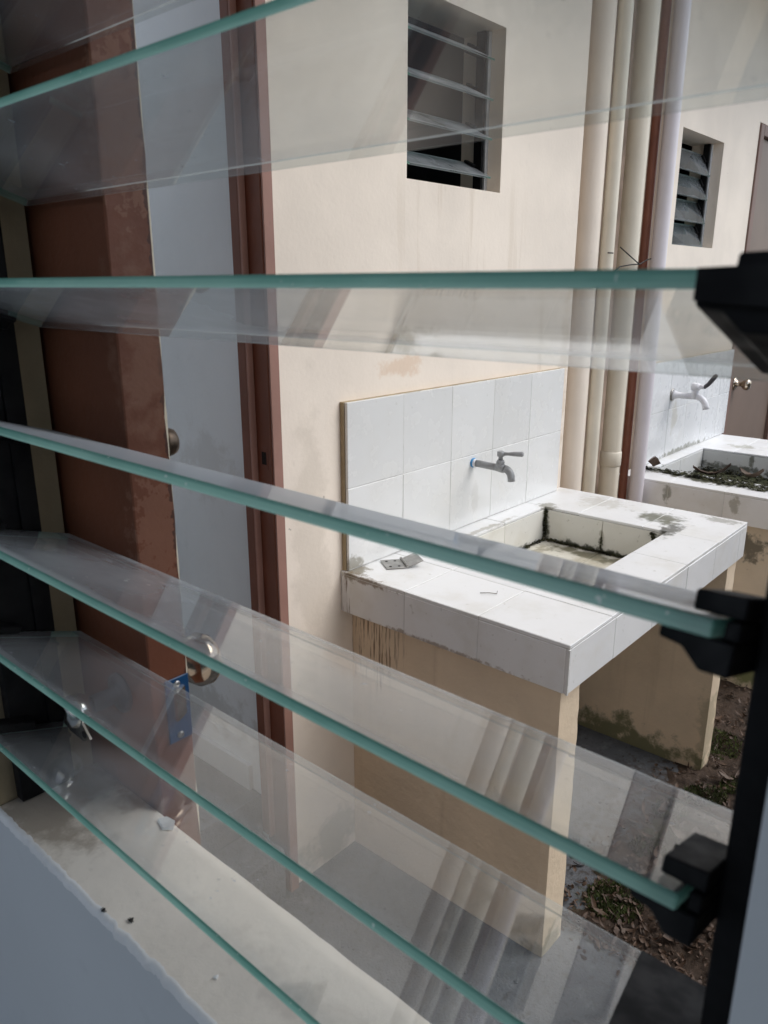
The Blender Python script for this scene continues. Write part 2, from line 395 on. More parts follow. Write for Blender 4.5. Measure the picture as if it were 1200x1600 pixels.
def tile(a, b, mat, parent, bev=.0012, jit=.0004):
    """one ceramic tile: shared mesh per size and material, its own object"""
    d = tuple(round(abs(b[i] - a[i]), 4) for i in range(3)); key = (d, mat)
    lo = Vector([min(a[i], b[i]) for i in range(3)])
    if key not in TILES:
        bm = bmesh.new(); bm_box(bm, (-d[0] / 2, -d[1] / 2, 0), (d[0] / 2, d[1] / 2, d[2])); bevel(bm, bev)
        bmesh.ops.recalc_face_normals(bm, faces=list(bm.faces))
        me = bpy.data.meshes.new('tile'); bm.to_mesh(me); bm.free(); me.materials.append(M[mat]); TILES[key] = me
    o = bpy.data.objects.new('tile', TILES[key]); COL.objects.link(o); o.parent = parent
    o.location = lo + Vector((d[0] / 2, d[1] / 2, 0)) - wpos(parent) + Vector([random.uniform(-jit, jit) for _ in range(3)])
    o.rotation_euler = [random.uniform(-.0025, .0025) for _ in range(3)]
    return o
def wall_boxes(bm, axis, t0, t1, u0, u1, z0, z1, holes, mi=0):
    """wall slab with rectangular openings; axis 'y': slab thick in y, runs in x; axis 'x': thick in x, runs in y"""
    us = sorted({u0, u1, *[h[0] for h in holes], *[h[1] for h in holes]})
    zs = sorted({z0, z1, *[h[2] for h in holes], *[h[3] for h in holes]})
    solid = lambda i, j: 0 <= i < len(us) - 1 and 0 <= j < len(zs) - 1 and not any(h[0] <= (us[i] + us[i + 1]) / 2 <= h[1] and h[2] <= (zs[j] + zs[j + 1]) / 2 <= h[3] for h in holes)
    V = {}
    def P(u, t, z):
        k = (u, t, z)
        if k not in V: V[k] = bm.verts.new((u, t, z) if axis == 'y' else (t, u, z))
        return V[k]
    for i in range(len(us) - 1):
        for j in range(len(zs) - 1):
            if not solid(i, j): continue
            a, b, c, d = us[i], us[i + 1], zs[j], zs[j + 1]
            for t in (t0, t1): bm.faces.new((P(a, t, c), P(b, t, c), P(b, t, d), P(a, t, d)))
            for cond, q in ((solid(i - 1, j), ((a, c), (a, d))), (solid(i + 1, j), ((b, c), (b, d))), (solid(i, j - 1), ((a, c), (b, c))), (solid(i, j + 1), ((a, d), (b, d)))):
                if not cond:
                    (p, r), (s_, t_) = q
                    bm.faces.new((P(p, t0, r), P(s_, t0, t_), P(s_, t1, t_), P(p, t1, r)))

GZ = .05
# ------------------------------------------------------------------ ground
bm = bmesh.new()
v = [bm.verts.new(p) for p in ((-300, -300, GZ), (300, -300, GZ), (300, 300, GZ), (-300, 300, GZ))]; bm.faces.new(v)
tag(obj('ground', bm, 'concrete'), 'grey stained concrete ground of the courtyard', kind='structure')

def soil_h(x, y):
    # how high the soil lies over the concrete; negative = concrete shows
    e = min((x - 1.40) + .25 * min(0, y + .9) * 0, 8 - x, (-.56 - y) + max(0, (x - 2.33)) * 3.0, y + 3.2)
    n = mnoise.fractal(Vector((x * 5, y * 5, 1.3)), 1.0, 2.0, 4) * .07 + mnoise.fractal(Vector((x * 40, y * 40, 4.3)), 1.0, 2.0, 3) * .03
    return (e + n)
bm = bmesh.new(); nx, ny = 260, 200; grid = []
for j in range(ny + 1):
    row = []
    for i in range(nx + 1):
        x = 1.30 + 3.2 * (i / nx) ** 1.25; y = -1.9 + 1.82 * j / ny
        h = max(-.02, min(.035, soil_h(x, y) * .16))
        h += (mnoise.fractal(Vector((x * 22, y * 22, 5)), 1.0, 2.0, 4) * .008 + mnoise.noise(Vector((x * 60, y * 60, 2))) * .003) if h > -.01 else 0
        row.append(bm.verts.new((x, y, GZ + h)))
    grid.append(row)
for j in range(ny):
    for i in range(nx):
        q = (grid[j][i], grid[j][i + 1], grid[j + 1][i + 1], grid[j + 1][i])
        if max(p.co.z for p in q) > GZ - .012:
            f = bm.faces.new(q); f.smooth = True
bmesh.ops.delete(bm, geom=[p for p in bm.verts if not p.link_faces], context='VERTS')
tag(obj('soil', bm, 'soil'), 'damp brown soil beside the concrete under the counters', kind='structure')

# unseen low wall, added to keep low sky light off the counter fronts
tag(box('sky_block_wall', (.9, -2.75, 0), (7.5, -2.6, 1.75), 'sky_block_wall'), 'unseen low wall added to block low sky light', kind='structure')
# ------------------------------------------------------------------ the near wall with the window the camera looks through
WX0, WX1 = .216, .313; WY0, WY1 = -1.175, -.545; SZ = 1.04; HZ = 1.96
wall = thing('room_wall', ((WX0 + WX1) / 2, -1.2, 0), 'near wall, grey inside and beige on its outer face, round the large louvre window', 'wall')
bm = bmesh.new(); wall_boxes(bm, 'x', WX0, WX1, -3.2, .10, 0, 2.75, [(WY0, WY1, SZ - .005, HZ)])
bmesh.ops.recalc_face_normals(bm, faces=list(bm.faces))
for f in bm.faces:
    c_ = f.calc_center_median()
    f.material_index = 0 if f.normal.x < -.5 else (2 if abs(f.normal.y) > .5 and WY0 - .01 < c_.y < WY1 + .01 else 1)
obj('wall_body', bm, ['grey_room', 'cream', 'shaded_tan'], wall)
# plastered sill with an uneven inner edge
bm = bmesh.new(); N = 420; rows = []
for k in range(N + 1):
    y = WY0 + .002 + (WY1 - WY0 - .004) * k / N
    e = WX0 - .0012 + mnoise.fractal(Vector((0, y * 55, 3)), .8, 2.2, 5) * .0018 - max(0, mnoise.noise(Vector((0, y * 130, 9))) - .25) * .003
    h = mnoise.fractal(Vector((0, y * 9, 8)), 1, 2, 3) * .0006
    rows.append([bm.verts.new(p) for p in ((e, y, SZ - .009), (e - .0008, y, SZ - .003), (e + .0014, y, SZ + .0004 + h), (e + .004, y, SZ + h), (e + .03, y, SZ - h), (WX1 - .012, y, SZ), (WX1 + .001 - abs(h) * 3, y, SZ - .003), (WX1 + .001, y, SZ - .008))])
for k in range(N):
    for i in range(7):
        f = bm.faces.new((rows[k][i], rows[k + 1][i], rows[k + 1][i + 1], rows[k][i + 1])); f.smooth = True; f.material_index = 1 if i < 3 else 0
bm.faces.new(rows[0]); bm.faces.new(rows[-1][::-1])
bm.faces.new
obj('sill', bm, ['sill', 'sill_edge'], wall)

# rest of the room the camera stands in
room = thing('room_interior', (-.6, -1.2, 0), 'grey walled room behind the camera with a wide opening at its back', 'room')
box('floor_slab', (-1.4, -3.2, .0), (WX0 - .004, .10, .12), 'grey_room', room)
box('ceiling_slab', (-1.4, -3.2, 2.56), (WX0 - .004, .10, 2.75), 'grey_room', room)
box('side_wall', (-1.4, -2.1, .0), (WX0 - .004, -2.0, 2.56), 'dark_room', room)  # unseen wall set close and coloured dark to dim the window reveal
box('side_wall', (-1.4, .104, .0), (.20, .20, 2.75), 'grey_room', room)
box('back_wall', (-1.5, -3.3, .0), (-1.404, .2, .8), 'grey_room', room)

# ------------------------------------------------------------------ louvre windows
def blade_mesh(L, W, T, glass='glass'):
    """glass blade: local x = width (0..W), y = length, z = thickness; flat faces glass, ground edges green"""
    bm = bmesh.new(); bm_box(bm, (0, -L / 2, -T / 2), (W, L / 2, T / 2)); bevel(bm, .0006)
    bmesh.ops.recalc_face_normals(bm, faces=list(bm.faces))
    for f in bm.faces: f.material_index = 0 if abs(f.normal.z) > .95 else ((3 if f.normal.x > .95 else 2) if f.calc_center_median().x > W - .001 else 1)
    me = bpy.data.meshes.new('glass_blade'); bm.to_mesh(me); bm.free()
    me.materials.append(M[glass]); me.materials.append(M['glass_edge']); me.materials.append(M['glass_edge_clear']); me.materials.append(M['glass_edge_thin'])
    return me
def clip_mesh(W, s):
    """black blade holder; local x along the blade width, y = 0 at the channel face growing into the opening (s=+1) """
    bm = bmesh.new()
    lower = [(0, 0, -.0030), (0, .0215 * s, -.0030), (0, .0215 * s, -.0064), (0, .0145 * s, -.0074), (0, .0085 * s, -.0130), (0, 0, -.0130)]
    upper = [(0, 0, .0036), (0, .0150 * s, .0036), (0, .0150 * s, .0098), (0, 0, .0105)]
    back = [(0, 0, -.0030), (0, .0045 * s, -.0030), (0, .0045 * s, .0030), (0, 0, .0030)]
    for poly, a, b in ((lower, .003, .074), (upper, .008, .040), (back, .006, .074)):
        bm_prism(bm, [(a, p[1], p[2]) for p in poly], (b - a, 0, 0))
    bmesh.ops.recalc_face_normals(bm, faces=list(bm.faces))
    bm_tube(bm, [(.051, 0, -.004), (.051, -.002 * s, -.004)], .006, 12)      # pivot
    bm_tube(bm, [(.024, .0152 * s, .0066), (.024, .0162 * s, .0066)], .0022, 8)  # rivet
    bmesh.ops.bevel(bm, geom=[e for e in bm.edges if len(e.link_faces) == 2 and e.calc_length() > .003 and e.calc_face_angle(0) > .6], offset=.0006, segments=1, affect='EDGES')
    me = bpy.data.meshes.new('blade_clip'); bm.to_mesh(me); bm.free(); me.materials.append(M['black']); return me

lw = thing('louvre_window', (.26, -.86, SZ), 'large open louvre window of clear green-edged glass blades in black channels, nearest the camera', 'window')
CY0, CY1 = -1.162, -.560
for ya, yb in ((WY0 + .0015, CY0), (CY1, WY1 - .0015)):
    bm = bmesh.new(); bm_box(bm, (.235, ya, SZ + .001), (.286, yb, HZ - .002)); bevel(bm, .0015, 2)
    inner = CY0 if yb == CY0 else CY1
    ch = obj('channel', bm, 'black', lw)
    bm = bmesh.new()      # tie bar that links the clips
    s = 1 if inner == CY0 else -1
    bm_box(bm, (.268, inner + s * .0005, SZ + .05), (.276, inner + s * .003, HZ - .05)); obj('tie_bar', bm, 'black', ch)
ZB = [1.791, 1.697, 1.6020, 1.5077, 1.4127, 1.3175, 1.2235, 1.1290]
TB = [18.5, 18.5, 18.5, 18.9, 18.1, 17.5, 19.0, 18.5]
L = (CY1 - .004) - (CY0 + .006); BM = blade_mesh(L, .1024, .0056)
CR, CL = clip_mesh(.1024, 1), clip_mesh(.1024, -1)
for z, a in zip(ZB, TB):
    o = bpy.data.objects.new('glass_blade', BM); COL.objects.link(o); o.parent = lw
    o.location = Vector((.21, (CY0 + CY1) / 2 + .001, z)) - wpos(lw); o.rotation_euler = (0, R(a), 0)
    for me, y in ((CR, CY0), (CL, CY1)):
        c = bpy.data.objects.new('blade_clip', me); COL.objects.link(c); c.parent = lw
        c.location = Vector((.21, y, z)) - wpos(lw); c.rotation_euler = (0, R(a), 0)
# broad carrier plates on the two lowest blades
for z, a in list(zip(ZB, TB))[6:]:
    bm = bmesh.new(); ca, sa = math.cos(R(a)), math.sin(R(a))
    q = lambda u, y, h: (.21 + u * ca - h * sa * -1 * 0 + h * sa, y, z - u * sa + h * ca)
    poly = [q(.004, CY0 + .001, .0045), q(.004, CY0 + .030, .0045), q(.100, CY0 + .047, .0045), q(.100, CY0 + .001, .0045)]
    bm_prism(bm, poly, (-.0012 * sa, 0, -.0012 * ca)); obj('carrier_plate', bm, 'black', lw)
# bent retaining tab in front of one blade end
bm = bmesh.new(); bm_prism(bm, [(.2065, CY0, 1.5005), (.2065, CY0 + .0205, 1.5020), (.2065, CY0 + .0202, 1.5102), (.2065, CY0, 1.5110)], (.0025, 0, 0)); obj('retaining_tab', bm, 'black', lw)
box('head_bar', (.238, CY0 + .003, HZ - .02), (.283, CY1 - .003, HZ - .002), 'black', lw)

# ------------------------------------------------------------------ cream wing of the building
W1 = (1.462, 1.850, 1.742, 2.128); W2 = (3.045, 3.485, 1.657, 2.064); DO = (.313, 1.042, -.2, 2.32); DO2 = (3.905, 4.75, -.2, 2.20)
cw = thing('courtyard_wall', (2.6, .07, 0), 'cream painted courtyard wall behind the tiled sinks', 'wall')
bm = bmesh.new(); wall_boxes(bm, 'y', 0, .13, .313, 2.289, 0, 2.75, [W1, DO]); obj('wall_body', bm, 'cream', cw)
box('pipe_recess', (2.289, .085, 0), (2.91, .13, 2.75), 'shaded_brown', cw)
bm = bmesh.new(); wall_boxes(bm, 'y', 0, .13, 2.91, 6.5, 0, 2.75, [W2, DO2]); obj('wall_body', bm, 'cream', cw)
# rooms behind it, dark inside
ir = thing('inner_rooms', (2.0, .9, 0), 'pale grey inner wall and floor seen through the open doorway', 'room')
box('partition', (1.032, .131, .0), (1.08, 1.7, 2.75), 'inner_grey', ir)
box('reveal_lining', (1.030, .063, .0), (1.0415, .1305, 2.31), 'inner_grey', ir)
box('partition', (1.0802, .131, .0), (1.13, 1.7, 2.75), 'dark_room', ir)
box('partition', (.10, .131, .0), (.20, 1.7, 2.75), 'inner_grey', ir)
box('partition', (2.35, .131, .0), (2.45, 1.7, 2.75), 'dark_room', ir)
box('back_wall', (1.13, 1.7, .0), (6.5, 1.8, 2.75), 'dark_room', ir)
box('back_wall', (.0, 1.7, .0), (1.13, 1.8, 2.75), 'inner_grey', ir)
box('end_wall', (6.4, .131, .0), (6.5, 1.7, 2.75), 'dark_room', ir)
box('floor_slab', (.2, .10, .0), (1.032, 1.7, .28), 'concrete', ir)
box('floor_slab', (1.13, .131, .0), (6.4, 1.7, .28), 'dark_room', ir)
box('skirting', (1.020, .133, .28), (1.032, 1.69, .35), 'grey_room', ir)
box('doorstep', (.36, -.02, .0), (1.0, .10, .20), 'concrete', ir, .004)
# roof
rf = thing('roof', (2.5, .5, 2.75), 'flat roof slab with a shallow eave over the courtyard walls', 'roof')
box('roof_slab', (-1.5, -3.4, 2.754), (1.25, .26, 2.86), 'wood_soffit', rf)
box('roof_slab', (1.254, -.55, 2.754), (6.8, 2.0, 2.86), 'wood_soffit', rf)

# ------------------------------------------------------------------ doorway and open door
fr = thing('door_frame', (1.0, .03, .2), 'reddish brown timber frame of the open doorway', 'door frame')
bm = bmesh.new(); bm_box(bm, (1.014, -.014, .06), (1.040, .061, 2.30)); bevel(bm, .002); j = obj('jamb', bm, 'brown_frame', fr)
box('casing', (1.0155, -.019, .06), (1.0405, -.0145, 2.30), 'casing', fr, .001)
st = box('door_stop', (.9975, .034, .21), (1.0135, .060, 2.27), 'brown_frame', fr, .0015)
box('stop_bead', (.9978, .0300, .21), (1.0130, .0338, 2.27), 'casing', st)
box('head', (.314, -.014, 2.27), (1.0135, .128, 2.30), 'brown_frame', fr, .002)
bm = bmesh.new(); bm_box(bm, (1.0132, -.003, 1.135), (1.0139, .022, 1.182)); sp = obj('strike_plate', bm, 'brown_frame', fr)
box('latch_hole', (1.0126, .002, 1.145), (1.0131, .016, 1.172), 'hole', sp)

dr = thing('open_door', (.337, -.33, .28), 'worn dark brown door swung open beside the louvre window, its chipped edge towards us', 'door')
bm = bmesh.new(); DY = -.664; nz = 90; rings = []
for k in range(nz + 1):
    z = .285 + (2.255 - .285) * k / nz
    n1 = mnoise.fractal(Vector((0, 0, z * 30)), 1, 2, 3) * .0009; n2 = mnoise.fractal(Vector((4, 0, z * 24)), 1, 2, 4) * .0016
    rings.append([bm.verts.new(p) for p in ((.317, -.002, z), (.317, DY + .001 + n1, z), (.3183 + n1, DY, z), (.3545 + n2, DY + abs(n2) * .4, z), (.357, DY + .003 + n2, z), (.357, -.002, z))])
for k in range(nz):
    for i in range(6):
        f = bm.faces.new((rings[k][i], rings[k][(i + 1) % 6], rings[k + 1][(i + 1) % 6], rings[k + 1][i])); f.material_index = 1 if i == 3 else 0
bm.faces.new(rings[0][::-1]); bm.faces.new(rings[-1])
obj('door_leaf', bm, ['brown_door', 'door_edge_chip'], dr)
lp = box('latch_plate', (.3300, DY - .0022, 1.102), (.3545, DY - .0004, 1.166), 'blue', dr, .0006)
tag(lp, 'blue film on the latch plate')
bm = bmesh.new(); bm_prism(bm, [(.334, DY - .0022, 1.128), (.334, DY - .012, 1.128), (.349, DY - .004, 1.128), (.349, DY - .0022, 1.128)], (0, 0, .028)); obj('latch_bolt', bm, 'chrome', lp)
for z in (1.108, 1.160):
    bm = bmesh.new(); bm_lathe(bm, (.3415, DY - .0022, z), (0, -1, 0), [(0, .0035), (.0012, .0032), (.0016, .001)], 12); obj('screw', bm, 'dull_steel', lp)
bm = bmesh.new(); bm_lathe(bm, (.3575, -.612, 1.142), (1, 0, 0), [(0, .032), (.004, .031), (.008, .022), (.012, .013), (.026, .012), (.032, .020), (.040, .0265), (.050, .0275), (.058, .023), (.062, .013), (.063, .001)], 32)
kn = obj('knob', bm, 'brass', dr)
bm = bmesh.new(); bm_lathe(bm, (.3575, -.645, 1.376), (1, 0, 0), [(0, .0130), (.006, .0128), (.010, .0122), (.0135, .011), (.015, .007), (.0155, .001)], 28)
db = obj('deadbolt', bm, 'old_brass', dr)
box('thumb_turn', (.3732, -.6480, 1.371), (.3765, -.6420, 1.381), 'dark_plastic', db, .002)
# stripped knob on the near side
bm = bmesh.new(); bm_lathe(bm, (.3165, -.612, 1.142), (-1, 0, 0), [(0, .019), (.003, .019), (.005, .012), (.006, .008), (.030, .008)], 24)
k2 = obj('knob_rose', bm, 'dark_plastic', dr)
bm = bmesh.new(); bm_lathe(bm, (.2860, -.612, 1.142), (-1, 0, 0), [(0, .008), (.004, .012), (.009, .0150), (.017, .0155), (.023, .012), (.0245, .002)], 24)
k3 = obj('knob', bm, 'chrome', dr); tag(k3, 'small bright steel knob on the near face')
bm = bmesh.new(); bm_prism(bm, [(.270, -.641, 1.127), (.270, -.628, 1.120), (.270, -.604, 1.121), (.270, -.596, 1.131), (.270, -.612, 1.128), (.270, -.630, 1.137)], (-.002, 0, 0)); mp = obj('mounting_bracket', bm, 'chrome', k3)
bm = bmesh.new(); bm_lathe(bm, (.2679, -.631, 1.128), (-1, 0, 0), [(0, .0034), (.0004, .0034)], 14); obj('screw_hole', bm, 'hole', k3)
for z in (.55, 1.9):
    bm = bmesh.new(); bm_tube(bm, [(.3605, -.010, z - .05), (.3605, -.010, z + .05)], .0055, 10); bm_box(bm, (.3575, -.05, z - .045), (.3595, -.012, z + .045)); obj('hinge', bm, 'dull_steel', dr)

# ------------------------------------------------------------------ small louvre windows in the cream wall
def small_louvre(W, blades, setback, label, tilt, dark):
    x0, x1, z0, z1 = W
    t = thing('louvre_window', ((x0 + x1) / 2, setback, z0), label, 'window')
    yc = setback
    for a, b in ((x0 + .001, x0 + .014), (x1 - .014, x1 - .001)):
        box('channel', (a, yc - .004, z0 + .001), (b, yc + .03, z1 - .001), 'alu', t, .001)
    for a, b in ((x0 + .0145, x0 + .024), (x1 - .024, x1 - .0145)):
        box('channel', (a, yc + .002, z0 + .001), (b, yc + .028, z1 - .001), 'black', t, .001)
    Lb = x1 - x0 - .052; me = blade_mesh(Lb, .1, .005, 'glass_hazed'); cm = clip_mesh(.1, 1); cm2 = clip_mesh(.1, -1)
    for z in blades:
        # blade's inner edge is behind (y+), outer edge comes forward and down (y-)
        rot = Matrix.Rotation(R(-90), 4, 'Z') @ Matrix.Rotation(R(tilt), 4, 'Y')
        p = Vector(((x0 + x1) / 2, yc + .05 * math.cos(R(tilt)) + .013, z + .05 * math.sin(R(tilt))))
        o = bpy.data.objects.new('glass_blade', me); COL.objects.link(o); o.parent = t
        o.location = p - wpos(t); o.rotation_euler = rot.to_euler()
        for mm, xx in ((cm, x0 + .024), (cm2, x1 - .024)):
            c = bpy.data.objects.new('blade_clip', mm); COL.objects.link(c); c.parent = t
            c.location = Vector((xx, p.y, p.z)) - wpos(t); c.rotation_euler = rot.to_euler()
    return t
small_louvre(W1, [1.800, 1.892, 1.984, 2.076], .045, 'small louvre window with dark glass blades, high on the cream wall above the near sink', 27, True)
small_louvre(W2, [1.705, 1.797, 1.889, 1.981], .045, 'far small louvre window with nearly closed grey blades, right of the pipes', 62, True)

# ------------------------------------------------------------------ sinks
def worn_block(a, b, mat, parent):
    """plastered block wall with slightly uneven faces and knocked corners"""
    bm = bmesh.new(); n = (3, 26, 30)
    def P(i, j, k): return Vector([a[q] + (b[q] - a[q]) * (i, j, k)[q] / n[q] for q in range(3)])
    V = {}
    def W(i, j, k):
        if (i, j, k) not in V:
            p = P(i, j, k); c = (Vector(a) + Vector(b)) / 2
            edge = (i in (0, n[0])) + (j in (0, n[1])) + (k in (0, n[2]))
            amp = .0012 + (.0035 * max(0, mnoise.noise(p * 18) + .2) + .0015 if edge >= 2 else 0)
            d = Vector((c.x - p.x, (c.y - p.y) * .15, 0)).normalized()
            if j != n[1]: p = p + d * amp * (1 + mnoise.noise(p * 40)) * .8 + Vector((1, 0, 0)) * mnoise.noise(p * 6) * .0015
            V[(i, j, k)] = bm.verts.new(p)
        return V[(i, j, k)]
    for ax in range(3):
        u, v = [q for q in range(3) if q != ax]
        for end in (0, n[ax]):
            for p in range(n[u]):
                for q in range(n[v]):
                    f = []
                    for du, dv in ((0, 0), (1, 0), (1, 1), (0, 1)):
                        ix = [0, 0, 0]; ix[ax] = end; ix[u] = p + du; ix[v] = q + dv; f.append(W(*ix))
                    bm.faces.new(f)
    return obj('support_wall', bm, mat, parent)
def rect_tiles(parent, xs, ys, z, th, mat, hole=None, gap=.0016):
    for i in range(len(xs) - 1):
        for j in range(len(ys) - 1):
            a = (xs[i] + gap / 2, ys[j] + gap / 2, z - th); b = (xs[i + 1] - gap / 2, ys[j + 1] - gap / 2, z)
            tile(a, b, mat, parent)
def sink(x0, x1, depth, top, ct, bx0, bx1, by0, by1, bdep, mats, label, splash_x, splash_n, zoff, sup):
    T = .008; g = .0016
    r = thing('sink_counter', ((x0 + x1) / 2, -depth / 2, GZ), label, 'sink')
    mt, mb, mf, mw, sm = mats
    zt = top - .0011; zb = top - ct
    # concrete body with the basin hole
    slab = thing('countertop', ((x0 + x1) / 2, -depth / 2, zb), None, None); slab.parent = r; slab.location = slab.location - Vector(r.location)
    bm = bmesh.new(); yb = -depth + .0011; xa = x0 + .0011; xb = x1 - .001
    for a, b in (((xa, yb, zb + .002), (bx0 - T, -.001, zt)), ((bx1 + T, yb, zb + .002), (xb, -.001, zt)),
                 ((bx0 - T, by1 + T, zb + .002), (bx1 + T, -.001, zt)), ((bx0 - T, yb, zb + .002), (bx1 + T, by0 - T, zt))):
        bm_box(bm, a, b)
    bm_box(bm, (bx0 - T, by0 - T, zb - .05), (bx1 + T, by1 + T, top - bdep - T))
    obj('slab_core', bm, 'grout', slab)
    # top tiles round the basin
    ys = [-depth, -.40, -.20, -.004]
    left = [x0] + [x0 + (bx0 - x0) * k / 2 for k in (1, 2)]; right = [bx1, x1]
    rect_tiles(slab, left, ys, top, T, mt); rect_tiles(slab, right, ys, top, T, mt)
    n = 2; mid = [bx0 + (bx1 - bx0) * k / n for k in range(n + 1)]
    rect_tiles(slab, mid, [by1, -.004], top, T, mt); rect_tiles(slab, mid, [-depth, by0], top, T, mt)
    # edge tiles, left side and front
    yy = [-depth + T, -.40, -.20, -.004]
    for j in range(3): tile((x0, yy[j] + g / 2, zb), (x0 + T, yy[j + 1] - g / 2, top - T - .001), mt, slab)
    xx = [x0]
    while xx[-1] + .25 < x1: xx.append(xx[-1] + .2)
    xx.append(x1)
    for i in range(len(xx) - 1): tile((xx[i] + g / 2, -depth, zb), (xx[i + 1] - g / 2, -depth + T, top - T - .001), mt, slab)
    # thin white trim along the near corner
    box('corner_trim', (x0 - .0012, -depth - .0012, zb), (x0 + .0035, -depth + .0035, top - T - .0015), 'tile_wall', slab)
    # basin lining
    bs = thing('basin', ((bx0 + bx1) / 2, (by0 + by1) / 2, top - bdep), None, None); bs.parent = r; bs.location = bs.location - Vector(r.location)
    zf = top - bdep; zl = top - T - .001
    for i in range(2):
        tile((mid[i] + g / 2, by1, zf), (mid[i + 1] - g / 2, by1 + T, zl), mb, bs); tile((mid[i] + g / 2, by0 - T, zf), (mid[i + 1] - g / 2, by0, zl), mb, bs)
    my = (by0 + by1) / 2
    for a, b in ((by0, my), (my, by1)):
        tile((bx1, a + g / 2, zf), (bx1 + T, b - g / 2, zl), mb, bs); tile((bx0 - T, a + g / 2, zf), (bx0, b - g / 2, zl), mb, bs)
    for i in range(2):
        for a, b in ((by0, my), (my, by1)): tile((mid[i] + g / 2, a + g / 2, zf - T), (mid[i + 1] - g / 2, b - g / 2, zf + .001), mf, bs)
    # backsplash
    sp = thing('backsplash', ((splash_x + splash_n * .1), -.01, top), None, None); sp.parent = r; sp.location = sp.location - Vector(r.location)
    bm = bmesh.new(); sx1 = splash_x + .2 * splash_n + (.006)
    bm_box(bm, (splash_x - .001, -.0125, top - .004), (sx1 - .003, -.0005, top + .4035)); obj('mortar_bed', bm, 'mortar', sp)
    box('grout', (splash_x + .002, -.0202, top + .001), (sx1 - .007, -.0128, top + .403), 'grout', sp)
    for i in range(splash_n):
        for k in range(2):
            tile((splash_x + .2 * i + .0007, -.021, top + .003 + .2008 * k), (splash_x + .2 * (i + 1) - .0007, -.0129, top + .003 + .2008 * (k + 1) - .0014), mw, sp)
    # supports
    for a, b, d in sup: worn_block((a, -d, 0), (b, -.001, zb + .001), sm, r)
    return r
near_sink = sink(1.224, 2.282, .611, .85, .105, 1.585, 2.040, -.470, -.088, .108,
     ('tile_top', 'tile_basin', 'basin_floor', 'tile_wall', 'cream_support'),
     'near tiled sink counter with mossy square basin and grey faucet above', 1.232, 5, 0, [(1.263, 1.352, .58), (2.195, 2.27, .60)])
far_sink = sink(2.74, 3.85, .62, .812, .108, 2.93, 3.46, -.50, -.072, .10,
     ('tile_top2', 'tile_basin2', 'basin_muck', 'tile_wall2', 'cream_dirty'),
     'farther tiled sink counter with moss and dead leaves on its rim, right of the pipes', 2.935, 4, 0, [(2.775, 2.86, .585), (3.75, 3.83, .59)])
# closing row of tiles beside the far door
sp2 = [c for c in far_sink.children if c.name.startswith('backsplash')][0]
for k in range(2): tile((3.736, -.021, .815 + .2008 * k), (3.878, -.0126, .815 + .2008 * (k + 1) - .0014), 'tile_wall2', sp2)
box('mortar_bed', (3.7385, -.0123, .812), (3.878, -.0005, 1.2145), 'mortar', sp2)

# moss beads along the basin corners (too small to pick apart)
def moss(name, paths, parent, mat, n=60, s=.004, flat=1.0):
    bm = bmesh.new()
    for a, b, m in paths:
        a = Vector(a); b = Vector(b)
        for _ in range(m):
            p = a.lerp(b, random.random() ** .8) + Vector([random.gauss(0, s * .8) for _ in range(3)])
            q = s * random.uniform(.5, 1.5)
            vs = [bm.verts.new(p + Vector((q * random.uniform(-1.2, 1.2), q * random.uniform(-1.2, 1.2), q * random.uniform(-.7, 1) * flat))) for _ in range(4)]
            for tri in ((0, 1, 2), (0, 2, 3), (0, 3, 1), (1, 3, 2)): bm.faces.new([vs[i] for i in tri])
    o = obj(name, bm, mat, parent); o['kind'] = 'stuff'; return o
bs1 = [c for c in near_sink.children if c.name.startswith('basin')][0]
moss('moss', [((2.036, -.46, .746), (2.036, -.10, .746), 1100), ((2.034, -.094, .746), (1.75, -.092, .746), 650), ((2.037, -.093, .75), (2.037, -.093, .842), 380),
              ((2.032, -.455, .76), (2.036, -.43, .838), 420), ((2.036, -.28, .75), (2.037, -.28, .79), 60)], bs1, 'moss', s=.0030, flat=.8)
bs2 = [c for c in far_sink.children if c.name.startswith('basin')][0]
moss('moss', [((3.455, -.48, .718), (3.455, -.09, .718), 300), ((2.935, -.49, .79), (2.94, -.09, .79), 700), ((2.90, -.54, .809), (2.905, -.03, .809), 900), ((2.86, -.56, .810), (2.88, -.12, .810), 700), ((2.82, -.58, .811), (2.86, -.3, .811), 220)]
     + [((2.95, -.48 + .05 * k, .72), (3.44, -.48 + .05 * k, .72), 240) for k in range(9)], bs2, 'moss', s=.008, flat=.45)

# ------------------------------------------------------------------ faucets
f1 = thing('faucet', (1.735, -.02, 1.03), 'grey plastic tap with lever on the near sink backsplash', 'faucet')
bm = bmesh.new(); bm_lathe(bm, (1.735, -.0212, 1.031), (0, -1, 0), [(0, .0125), (.003, .0135), (.006, .0125)], 20); obj('tape_ring', bm, simple('blue_sealing_tape', (.05, .30, .62), .5), f1)
bm = bmesh.new(); bm_lathe(bm, (1.735, -.0272, 1.031), (0, -1, 0), [(0, .0118), (.004, .0125), (.007, .0112)], 20); obj('collar', bm, 'faucet_white', f1)
bm = bmesh.new(); bm_tube(bm, [(1.735, -.034, 1.031), (1.735, -.075, 1.030), (1.735, -.104, 1.0295)], [.0098, .0098, .0098], 18)
bm_tube(bm, [(1.735, -.098, 1.0295), (1.735, -.118, 1.0295), (1.735, -.126, 1.029)], [.0098, .0125, .011], 18)
bm_tube(bm, [(1.735, -.112, 1.026), (1.735, -.112, 1.046), (1.735, -.112, 1.052)], [.0115, .0118, .009], 8); obj('body', bm, 'faucet_grey', f1)
bm = bmesh.new(); pts = []
for k in range(9):
    a = R(10 + 80 * k / 8); pts.append((1.735, -.124 - .024 * math.sin(a), 1.006 + .024 * math.cos(a)))
